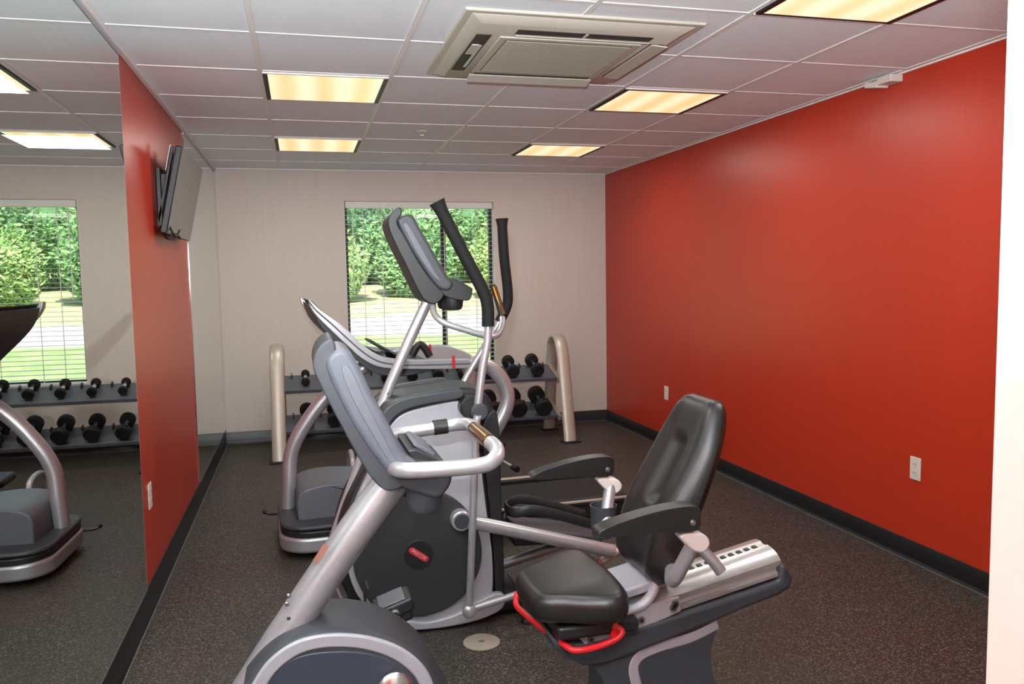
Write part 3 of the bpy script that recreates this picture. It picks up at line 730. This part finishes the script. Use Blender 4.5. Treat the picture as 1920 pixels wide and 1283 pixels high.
# backrest
def back_surface():
    m = MB(); NU, NV = 28, 44; tilt = math.radians(22)
    ax = Vector((math.sin(tilt), 0, math.cos(tilt))); nr = Vector((-math.cos(tilt), 0, math.sin(tilt)))
    base = Vector((bx(1.00), 0, .535)); Lb = .585
    def halfw(v):
        if v < .12: return .115+.055*math.sin(v/.12*PI/2)
        if v < .70: return .170+.006*math.sin((v-.12)/.58*PI)
        return .170-.062*((v-.70)/.30)**1.5
    front, back = [], []
    for j in range(NV+1):
        v = j/NV; fr, bk_ = [], []
        e = 1-(abs(2*v-1))**10
        for i in range(NU+1):
            u = -1+2*i/NU
            hw = halfw(v)*(1-.16*max(0, (v-.93)/.07)**2)
            ed = (1-abs(u)**5)**.5 if abs(u) < 1 else 0
            ed *= max(0, e)**.5
            bol = .026*math.exp(-((abs(u)-.78)/.22)**2)*(1-.6*v)
            chn = -.022*math.exp(-(u/.24)**4)*max(0, min(1, (v-.36)/.06))*max(0, min(1, (.78-v)/.05))
            lum = .022*math.exp(-((v-.32)/.22)**2) - .01*math.exp(-((v-.85)/.2)**2)
            pos = base+ax*(Lb*v)+Vector((0, u*hw, 0))
            fr.append(m.bm.verts.new(pos+nr*((.045+bol+chn+lum)*ed)))
            bk_.append(m.bm.verts.new(pos-nr*(.038*ed+.002)))
        front.append(fr); back.append(bk_)
    for j in range(NV):
        for i in range(NU):
            m.bm.faces.new((front[j][i], front[j][i+1], front[j+1][i+1], front[j+1][i]))
            m.bm.faces.new((back[j][i], back[j+1][i], back[j+1][i+1], back[j][i+1]))
    for j in range(NV):
        m.bm.faces.new((front[j][0], front[j+1][0], back[j+1][0], back[j][0])); m.bm.faces.new((front[j][NU], back[j][NU], back[j+1][NU], front[j+1][NU]))
    for i in range(NU):
        m.bm.faces.new((front[0][i], back[0][i], back[0][i+1], front[0][i+1])); m.bm.faces.new((front[NV][i], front[NV][i+1], back[NV][i+1], back[NV][i]))
    return m
back_surface().build('backrest', 'vinyl', bk, ang=80)
for sg, sw in ((-1, -.095), (1, .095)):
    pth = fil([(bx(.86), sw, .455), (bx(.985), sw, .475), (bx(1.02), sw, .60), (bx(1.075), sw, .70)], .06)
    MB().tube(pth, .018, 14, oval=(.014, .020), up=(0, 1, 0)).build('backrest_support', 'silver_light', bk)
MB().rng((bx(1.05), -.12, .60), (bx(1.085), .12, .74)).build('backrest_bracket', 'black', bk, bev=.008)
# armrests
for sg in (-1, 1):
    w0 = sg*.315
    o1 = [(1122, 1004), (1135, 992), (1180, 975), (1240, 958), (1290, 950), (1312, 953), (1315, 968), (1312, 992), (1296, 997), (1240, 1000), (1180, 1006), (1135, 1008)]
    o1 = [tuple(p) for p in cr(B.ol(o1, -.343), 3, True)]
    am = MB().slab(o1, w0-.028, w0+.028).build('armrest', 'vinyl', bk, bev=.012, bseg=4)
    p = B.p3(1300, 981, -.345)
    MB().lathe([(.006, -.032), (.009, -.028), (.009, -.02)], (p.x, w0 if sg < 0 else w0, p.z), 'y', 14).build('armrest_bolt', 'bolt', am)
    jn = [tuple(q) for q in cr(B.ol([(1270, 1000), (1305, 996), (1322, 1005), (1325, 1020), (1312, 1033), (1295, 1030), (1282, 1018)], -.315), 3, True)]
    MB().slab(jn, w0-.020, w0+.020).build('armrest_joint', 'trim_white', bk, bev=.006)
    e = B.p3(1303, 1016, -.315)
    MB().tube(fil([(e.x, w0, e.z), (bx(.975), sg*.26, .595), (bx(1.03), sg*.15, .60), (bx(1.06), sg*.09, .62)], .05), .021, 16).build('armrest_arm', 'silver', bk)
rb = MB(); rb.tube([(bx(1.09), -.06, .70), (bx(1.17), -.14, .60), (bx(1.19), -.15, .57)], .018, 14); rb.build('recline_handle', 'silver', bk)
# bottle holder behind the far side of the seat
p = B.p3(1131, 950, .30)
MB().lathe([(.034, -.105), (.040, -.10), (.046, 0), (.047, .006), (.043, .006), (.040, -.09)], p, 'z', 30).build('bottle_holder', 'dark', bk)
MB().tube([(p.x, .26, p.z-.06), (bx(1.04), .15, .62)], .012, 12).build('bottle_bracket', 'mid', bk)
# red release lever
lv = [(bx(.80), .245, .50), (bx(.675), .235, .435), (bx(.640), .19, .405), (bx(.650), .10, .40), (bx(.705), -.115, .392), (bx(.735), -.15, .388), (bx(.80), -.15, .392), (bx(.855), -.150, .408), (bx(.872), -.146, .425), (bx(.858), -.135, .436), (bx(.835), -.125, .428)]
MB().tube(cr(lv, 6), .0095, 14).build('release_lever', 'red', bk)
p = B.p3(1152, 1180, -.13)
kn = MB(); kn.sphere(p+Vector((0, 0, .008)), .015, (1, 1, 1.3), 16); kn.cyl(p+Vector((0, .02, -.01)), p+Vector((0, -.015, -.01)), .016, seg=18); kn.build('lever_knob', 'red', bk)

# ================================================================== CROSS TRAINER
A_ = Frame((.45, 3.47, 0))
ct = empty('cross_trainer', A_.o, 0, 'tall cross trainer with black round side cover and swinging arms', 'cross trainer')
def axx(x): return x-.45
body = [(703, 815), (712, 782), (730, 758), (760, 745), (810, 737), (865, 728), (900, 732), (922, 752), (932, 800), (937, 900), (942, 1000), (945, 1112), (930, 1140), (880, 1160), (800, 1168), (735, 1165), (690, 1150), (660, 1130), (640, 1095), (630, 1050), (634, 1000), (650, 950), (674, 900), (695, 855)]
MB().slab([tuple(p) for p in cr(A_.ol(body, -.15), 4, True)], -.15, .15).build('main_body', 'black', ct, bev=.02, bseg=4)
top = [(706, 800), (716, 776), (735, 757), (765, 745), (812, 737), (862, 730), (866, 747), (800, 759), (757, 772), (734, 792), (722, 815), (710, 815)]
for w0, w1 in ((-.215, -.15), (.15, .215)):
    MB().slab([tuple(p) for p in cr(A_.ol(top, -.215), 3, True)], w0, w1).build('top_shroud', 'dark', ct, bev=.010, bseg=4)
pan = [(733, 797), (757, 776), (800, 763), (862, 752), (880, 762), (892, 800), (903, 880), (913, 960), (924, 1050), (922, 1122), (900, 1148), (860, 1160), (800, 1170), (745, 1170), (703, 1150), (672, 1120), (655, 1080), (648, 1040), (652, 985), (672, 930), (700, 870), (716, 830)]
dsk = [(661, 1050), (661, 1020), (670, 985), (690, 955), (720, 930), (765, 918), (815, 920), (858, 940), (888, 975), (902, 1015), (903, 1050), (893, 1085), (868, 1120), (832, 1145), (785, 1158), (735, 1152), (695, 1132), (670, 1090)]
for sg in (-1, 1):
    pn_ = A_.ol(pan, -.20); ds_ = A_.ol(dsk, -.22)
    a, b = (-.20, -.15) if sg < 0 else (.15, .20)
    MB().slab([tuple(p) for p in cr(pn_, 4, True)], a, b).build('side_panel', 'silver_light', ct, bev=.006)
    a, b = (-.222, -.195) if sg < 0 else (.195, .222)
    MB().slab([tuple(p) for p in cr(ds_, 5, True)], a, b).build('disc_cover', 'disc', ct, bev=.010, bseg=4)
# black rear column in front of the silver panel's edge
col = [(905, 800), (925, 770), (936, 800), (941, 950), (946, 1112), (930, 1120), (926, 1050), (918, 950), (908, 860)]
MB().slab([tuple(p) for p in cr(A_.ol(col, -.19), 3, True)], -.19, .19).build('rear_column', 'black', ct, bev=.012)
lin_ = A_.ol([(628, 1062), (632, 1098), (644, 1128), (668, 1158), (700, 1176), (760, 1184)], -.13)
MB().tube(cr([(a, -.15, b) for a, b in lin_], 6), .007, 10).build('front_trim', 'silver', ct)
bt = A_.ol([(757, 1162), (800, 1165), (855, 1150), (890, 1130), (925, 1112), (945, 1115), (940, 1140), (900, 1160), (840, 1174), (780, 1180), (757, 1178)], -.21)
for a, b in ((-.225, -.19), (.19, .225)):
    MB().slab([tuple(p) for p in cr(bt, 3, True)], a, b).build('base_rail', 'silver_light', ct, bev=.008)
bs = MB(); bs.rng((axx(.15), -.16, .012), (axx(.90), .16, .075)); bs.build('base_plate', 'black', ct, bev=.02)
for x in (.22, .88):
    for yy in (-.24, .24): MB().lathe([(.028, 0), (.03, .006), (.024, .022), (.012, .05)], (axx(x), yy, 0), 'z', 20).build('levelling_foot', 'rubber', ct)
MB().rng((axx(.20), -.25, .022), (axx(.24), .25, .05)).build('front_cross_bar', 'black', ct, bev=.008)
MB().rng((axx(.86), -.25, .022), (axx(.90), .25, .05)).build('rear_cross_bar', 'black', ct, bev=.008)
# badge on the round cover
p = A_.p3(785, 1040, -.222)
MB().lathe([(.058, -.0035), (.060, -.001), (.060, .003)], p, 'y', 40).build('badge_ring', 'black', ct)
an_ = math.radians(36)
bd = MB(); bd.tube([(p.x-.034*math.cos(an_), p.y-.0045, p.z+.034*math.sin(an_)), (p.x+.034*math.cos(an_), p.y-.0045, p.z-.034*math.sin(an_))], .013, 16, oval=(.013, .0015), up=(0, 1, 0))
bd.sphere((p.x-.034*math.cos(an_), p.y-.0045, p.z+.034*math.sin(an_)), .013, (1, .115, 1), 16); bd.sphere((p.x+.034*math.cos(an_), p.y-.0045, p.z-.034*math.sin(an_)), .013, (1, .115, 1), 16)
bdo = bd.build('badge', 'badge', ct)
mt = Matrix.Translation(p+Vector((0, -.0068, 0))) @ Matrix.Rotation(an_, 4, 'Y') @ Matrix.Rotation(PI/2, 4, 'X')
text('PRECOR', .019, 'badge_text', bdo, mt)
# mast and console
mp = [A_.p3(u, v, 0) for u, v in ((806, 556), (760, 655), (710, 775), (655, 925), (610, 1060), (590, 1120))]
MB().tube(cr(mp, 6), .0235, 20).build('mast', 'silver', ct)
p = A_.p3(727, 738, -.022); MB().sphere(p, .004, (1, .6, 1), 10).build('mast_hole', 'black', ct)
console(A_, ct,
        [(751, 389), (740, 393), (731, 404), (728, 422), (738, 450), (765, 505), (788, 552), (800, 566), (814, 570), (828, 562), (832, 548), (815, 532), (785, 490), (760, 445), (745, 418), (753, 402)],
        [(747, 420), (750, 408), (764, 402), (776, 406), (786, 424), (808, 462), (828, 498), (842, 521), (850, 532), (842, 545), (822, 540), (795, 505), (768, 462)],
        [(828, 530), (845, 521), (882, 538), (886, 546), (882, 561), (870, 564), (840, 558), (826, 545)],
        (849, 560, 580, .046),
        [(757, 424), (766, 422), (790, 464), (815, 508), (828, 528), (812, 518), (784, 478)], .135, 'mid', 'black', 'dark')
# fixed handlebar with contact grip
fx = [A_.p3(812, 566, -.08), A_.p3(814, 588, -.14), A_.p3(832, 605, -.19), A_.p3(870, 618, -.20), A_.p3(912, 630, -.20), A_.p3(932, 628, -.18), A_.p3(941, 612, -.14), A_.p3(942, 597, -.10)]
MB().tube(cr(fx, 7), .0135, 16).build('fixed_handlebar', 'silver', ct)
g0, g1 = A_.p3(943, 592, -.09), A_.p3(926, 540, -.02)
MB().cyl(fx[-1], g1+(g1-g0)*.08, .012, seg=16).build('grip_core', 'black', ct)
MB().cyl(g0, g1, .0145, seg=20).build('contact_grip', 'bronze', ct)
# swinging arms
def flare(path, r, n=7):
    P = cr(path, n); k = len(P)
    return P, [r*(1.30 if i == 0 else 1.12 if i == 1 else 1) for i in range(k)]
wn = -.285
P, rr = flare([A_.p3(819, 378, wn), A_.p3(865, 468, wn), A_.p3(903, 540, wn), A_.p3(914, 572, wn), A_.p3(915, 612, wn)], .0255)
MB().tube(P, .0255, 20, radii=rr).build('swing_arm_grip', 'grip', ct)
MB().tube(cr([A_.p3(915, 604, wn), A_.p3(914, 640, wn), A_.p3(905, 690, wn), A_.p3(898, 745, wn), A_.p3(896, 768, wn)], 7), .0165, 16).build('swing_arm', 'silver', ct)
wf = .285
P, rr = flare([A_.p3(941, 410, wf), A_.p3(945, 480, wf), A_.p3(952, 545, wf), A_.p3(950, 575, wf), A_.p3(936, 604, wf)], .024)
MB().tube(P, .024, 20, radii=rr).build('swing_arm_grip', 'grip', ct)
MB().tube(cr([A_.p3(940, 596, wf), A_.p3(922, 628, wf), A_.p3(898, 668, wf), A_.p3(878, 702, wf), A_.p3(868, 722, wf), A_.p3(862, 745, wf)], 7), .0165, 16).build('swing_arm', 'silver', ct)
h1 = A_.p3(898, 772, wn); h2 = A_.p3(874, 762, -.21)
for sg in (-1, 1):
    f = lambda v: v if sg < 0 else -v
    MB().lathe([(.030, f(-.305)), (.036, f(-.30)), (.036, f(-.265)), (.030, f(-.255))], (h1.x, 0, h1.z), 'y', 28).build('arm_hub', 'dark', ct)
    MB().lathe([(.040, f(-.262)), (.046, f(-.255)), (.046, f(-.16)), (.04, f(-.15))], (h2.x+.012, 0, h2.z), 'y', 28).build('hub_housing', 'black', ct)
# connecting rods, foot arms and pedals
for sg in (-1, 1):
    wv = sg*.315
    r0, r1 = A_.p3(893, 800, -.315), A_.p3(880, 1146, -.315)
    if sg > 0: r0, r1 = Vector((axx(.70), wv, .9)), Vector((axx(.70), wv, .16))
    r0.y = r1.y = wv
    rod = MB().tube(cr([r0+Vector((.01, 0, .03)), r0, r0.lerp(r1, .5), r1], 5), .0155, 16).build('drop_link', 'silver', ct)
    MB().sphere(r1, .030, (1, .8, 1), 18).build('ball_joint', 'silver', rod)
j = A_.p3(864, 975, -.245)
MB().lathe([(.037, -.027), (.042, -.022), (.042, .03)], j, 'y', 32).build('foot_arm_pivot', 'silver', ct)
MB().lathe([(.030, -.030), (.032, -.0275), (.032, -.02)], j, 'y', 28).build('pivot_cap', 'dark', ct)
a0, a1 = A_.p3(880, 978, -.28), A_.p3(1150, 1034, -.28)
MB().cyl(a0, a1, .0285, seg=22).build('foot_arm', 'silver', ct)
e0, e1 = A_.p3(1105, 1066, -.27), A_.p3(1166, 1030, -.23)
MB().cyl(e0, e1, .017, seg=16).build('foot_arm_end_bar', 'beige_silver', ct)
em = e0.lerp(e1, .25); MB().cyl(e0.lerp(e1, .18), e0.lerp(e1, .34), .0176, seg=16).build('warning_label', 'sticker', ct)
l0, l1 = A_.p3(884, 1142, -.30), A_.p3(1075, 1082, -.28)
MB().cyl(l0, l1, .0145, seg=16).build('lower_link', 'silver', ct)
def foot_pedal(w0, w1, q):
    # q: side outline points (s, z) of the plate
    t = MB().slab(q, w0, w1).build('foot_pedal', 'dark', ct, bev=.012)
    s0, z0 = q[0]; s1, z1 = q[1]
    lo = cr([(s1-.02, w0+.012, z1+.045), (s0+.10, w0+.012, z0+.062), (s0+.01, w0+.03, z0+.055), (s0-.012, (w0+w1)/2, z0+.05), (s0+.01, w1-.03, z0+.055), (s0+.10, w1-.012, z0+.062), (s1-.02, w1-.012, z1+.045)], 6)
    MB().tube(lo, .012, 10, oval=(.010, .022), up=(0, 0, 1)).build('pedal_rim', 'black', t)
    return t
foot_pedal(-.24, -.04, A_.ol([(968, 990), (1130, 1006), (1132, 1022), (970, 1008)], -.24))
f0, f1 = A_.p3(915, 1068, .12), A_.p3(1066, 1018, .12)
MB().cyl(f0, f1, .022, seg=18).build('foot_arm', 'silver', ct)
foot_pedal(.05, .24, A_.ol([(962, 1010), (1100, 1002), (1102, 1018), (964, 1026)], .05))

# ================================================================== TREADMILL
TM = Frame((-.15, 4.62, 0), math.radians(3.2))
td = empty('treadmill', TM.o, TM.a, 'long treadmill between the cross trainer and the dumbbell rack', 'treadmill')
def rounded_front(s0, s1, w, r, n=8):
    P = []
    for k in range(n+1):
        a = PI/2*k/n; P.append((s0+r-r*math.cos(a)*1.0, w-r+r*math.sin(a)))
    P += [(s1, w), (s1, -w)]
    for k in range(n+1):
        a = PI/2*(1-k/n); P.append((s0+r-r*math.cos(a), -(w-r+r*math.sin(a))))
    return P
def zslab(ol, z0, z1): return MB().slab(ol, z0, z1, 'z')
zslab(rounded_front(-.02, .72, .352, .16), .035, .118).build('bumper', 'silver', td, bev=.018, bseg=4)
zslab(rounded_front(-.012, .70, .347, .16), .119, .150).build('hood_skirt', 'black', td, bev=.006)
zslab(rounded_front(-.015, .70, .340, .15), .151, .178).build('motor_hood', 'dark', td, bev=.016, bseg=4)
hmp = [TM.tr(u, v, -.05) for u, v in ((556, 952), (556, 924), (566, 909), (602, 898), (650, 895), (700, 899), (760, 915), (800, 950))]
hmp = [tuple(p) for p in cr(hmp, 4)]; hmp += [(hmp[-1][0], .17), (hmp[0][0], .17)]
MB().slab(hmp, -.20, .24).build('motor_dome', 'silver_mid', td, bev=.035, bseg=5)
lev = MB(); lev.tube([(.10, .22, .10), (-.06, .275, .095), (-.085, .28, .105)], .009, 10); lev.sphere((-.088, .28, .108), .013, seg=12); lev.build('front_lever', 'black', td)
for ww in (-.25, .25):
    MB().lathe([(.026, -.016), (.03, -.01), (.03, .01), (.026, .016)], (.10, ww, .030), 'y', 20).build('transport_wheel', 'rubber', td)
# deck
dk0, dk1 = .66, 2.02
MB().rng((dk0, -.335, .055), (dk1, .335, .130)).build('deck', 'black', td, bev=.01)
MB().rng((.60, -.235, .1305), (dk1-.06, .235, .140)).build('running_belt', 'belt', td, bev=.003)
for ww in (-.30, .30):
    MB().rng((.62, ww-.045, .1305), (dk1, ww+.045, .158)).build('foot_rail', 'rubber', td, bev=.006)
    MB().rng((.62, ww-.012 if ww > 0 else ww-.05, .150), (dk1-.01, ww+.030 if ww > 0 else ww-.032, .163)).build('rail_trim', 'beige_silver', td, bev=.003)
for ww in (-.3, .3):
    MB().box((dk1+.015, ww, .10), (.06, .12, .11)).build('rear_end_cap', 'black', td, bev=.015)
    MB().lathe([(.028, 0), (.03, .01), (.022, .06)], (dk1-.05, ww*.9, 0), 'z', 18).build('rear_foot', 'rubber', td)
mt = Matrix.Translation((1.22, .2525, .146)) @ Matrix.Rotation(PI/2, 4, 'X')
text('PRECOR', .030, 'white_text', td, mt)
# upright
def tl(x, y, z): return TM.loc(Vector((x, y, z)))
up_ = [tl(-.118, 4.70, .15), tl(-.106, 4.70, .30), tl(-.093, 4.71, .456), tl(-.062, 4.71, .55), tl(-.012, 4.71, .634), tl(.06, 4.71, .732), tl(.142, 4.71, .815), tl(.30, 4.71, .935), tl(.46, 4.71, 1.01)]
MB().tube(cr(up_, 6), .042, 22, oval=(.040, .046), up=(0, 1, 0)).build('upright', 'silver', td)
# console: dished deck between two silver side bands
wc = .40
bt_ = [(578, 560), (600, 580), (628, 600), (654, 622), (678, 645), (702, 662), (726, 671), (768, 675), (830, 674), (888, 673)]
bb_ = [(580, 574), (592, 592), (622, 622), (650, 648), (672, 668), (694, 682), (720, 690), (768, 692), (830, 692), (885, 690)]
for sg in (-1, 1):
    a, b = (-wc-.02, -wc+.03) if sg < 0 else (wc-.03, wc+.02)
    tp = [tuple(p) for p in cr(TM.ol(bt_, -wc), 4)]; bo = [tuple(p) for p in cr(TM.ol(bb_, -wc), 4)]
    MB().slab(tp+bo[::-1], a, b).build('console_side_band', 'silver', td, bev=.014, bseg=4)
    rg = TM.ol([(580, 567), (592, 582), (622, 608), (650, 634), (675, 656), (698, 672), (724, 681), (768, 684), (830, 683), (886, 681)], -wc)
    MB().tube(cr([(x, (a if sg < 0 else b), z) for x, z in rg], 4), .004, 8).build('band_groove', 'mid', td)
hs_ = [(584, 572), (597, 606), (622, 634), (656, 664), (686, 690), (717, 704), (760, 706), (800, 698), (830, 688), (768, 682), (720, 680), (690, 672), (660, 645), (625, 612), (600, 588)]
MB().slab([tuple(p) for p in cr(TM.ol(hs_, -wc+.02), 3, True)], -wc+.03, wc-.03).build('console_housing', 'dark', td, bev=.01)
dp = TM.ol([(584, 564), (605, 584), (640, 612), (676, 646), (700, 662), (726, 672), (720, 682), (690, 672), (660, 645), (625, 614), (600, 592)], -wc+.04)
MB().slab(dp, -wc+.035, wc-.035).build('display_panel', 'black', td, bev=.004)
# badge on the back of the console (it faces the mirror)
ba, bb2 = TM.tr(597, 606, 0), TM.tr(656, 664, 0)
dv = Vector((bb2[0]-ba[0], 0, bb2[1]-ba[1])).normalized(); nv = Vector((dv.z, 0, -dv.x))
pc = Vector((ba[0], .26, ba[1]))+dv*.06+nv*.012
mt = Matrix.Translation(pc) @ Matrix(((0, -dv.x, nv.x), (-1, 0, 0), (0, -dv.z, nv.z))).to_4x4()
text('PRECOR', .05, 'red', td, mt)
# far console shoulder, magazine rack and safety clips
fa = TM.ol([(722, 668), (740, 655), (790, 649), (830, 647), (858, 653), (884, 667), (888, 674), (830, 674), (760, 676)], .40)
MB().slab([tuple(p) for p in cr(fa, 3, True)], .36, .44).build('console_shoulder', 'silver', td, bev=.012)
rk0, rk1 = TM.p3(694, 640, .10), TM.p3(739, 664, .10)
MB().tube([rk0, rk1], .01, 10, oval=(.010, .25), up=(0, 1, 0)).build('reading_rack', 'black', td)
hb_ = [TM.p3(772, 668, .1), TM.p3(782, 650, .1), TM.p3(792, 648, .1), TM.p3(806, 668, .1)]
MB().tube(cr(hb_, 5), .022, 12).build('front_grip', 'black', td)
for u0, v0, v1, ww in ((806, 646, 662, .2), (850, 667, 691, -.43)):
    a = TM.p3(u0, v0, ww); b = TM.p3(u0+1, v1, ww)
    MB().cyl(a, b, .0075, seg=12).build('safety_clip', 'red', td)
# curved handrails
for sg in (-1, 1):
    ww = sg*.40
    hr = [(880, 681), (905, 684), (930, 698), (949, 728), (950, 760), (932, 800), (908, 835), (878, 860), (840, 875), (790, 880)]
    pl = [Vector((a, ww, b)) for a, b in TM.ol(hr, -.40)]
    if sg > 0: pl = pl[:6]
    MB().tube(cr(pl, 6), .03, 18, oval=(.040, .034), up=(0, 1, 0)).build('handrail', 'silver', td)

# ================================================================== LOW BENCH BEYOND THE TREADMILL
be = empty('exercise_bench', (.85, 5.75, 0), 0, 'low silver framed bench with black ends beyond the treadmill', 'bench')
q = FR0.onz(962, 868, .10)
MB().tube(fil([(-.55, 0, .06), (.0, 0, .06), (.50, 0, .13)], .1), .025, 16).build('main_tube', 'silver', be)
ar = cr([(-.56, -.20, .012), (-.56, -.195, .12), (-.55, -.15, .21), (-.55, 0, .24), (-.55, .15, .21), (-.56, .195, .12), (-.56, .20, .012)], 6)
MB().tube(ar, .018, 14).build('front_leg', 'silver', be)
MB().rng((-.40, -.13, .19), (.10, .13, .25)).build('pad', 'vinyl', be, bev=.025, bseg=4)
MB().cyl((-.3, 0, .06), (-.3, 0, .2), .018, seg=14).build('pad_post', 'silver', be); MB().cyl((.0, 0, .06), (.0, 0, .2), .018, seg=14).build('pad_post', 'silver', be)
MB().cyl((.50, -.02, .13), (.50, .02, .13), .04, seg=18).build('pivot', 'chrome', be)
for dy, zz in ((.14, .17), (-.20, .10)):
    a = Vector((.50, 0, .13)); b = Vector((.57, dy, zz))
    MB().cyl(a, b, .012, seg=12).build('end_bar', 'silver', be)
    MB().cyl(b, b+(b-a).normalized()*.06, .022, seg=16).build('rubber_end', 'rubber', be)
MB().cyl((.36, -.22, .022), (.36, .22, .022), .022, seg=16).build('rear_foot_bar', 'black', be)
MB().cyl((.36, 0, .03), (.36, 0, .12), .016, seg=12).build('rear_post', 'silver', be)
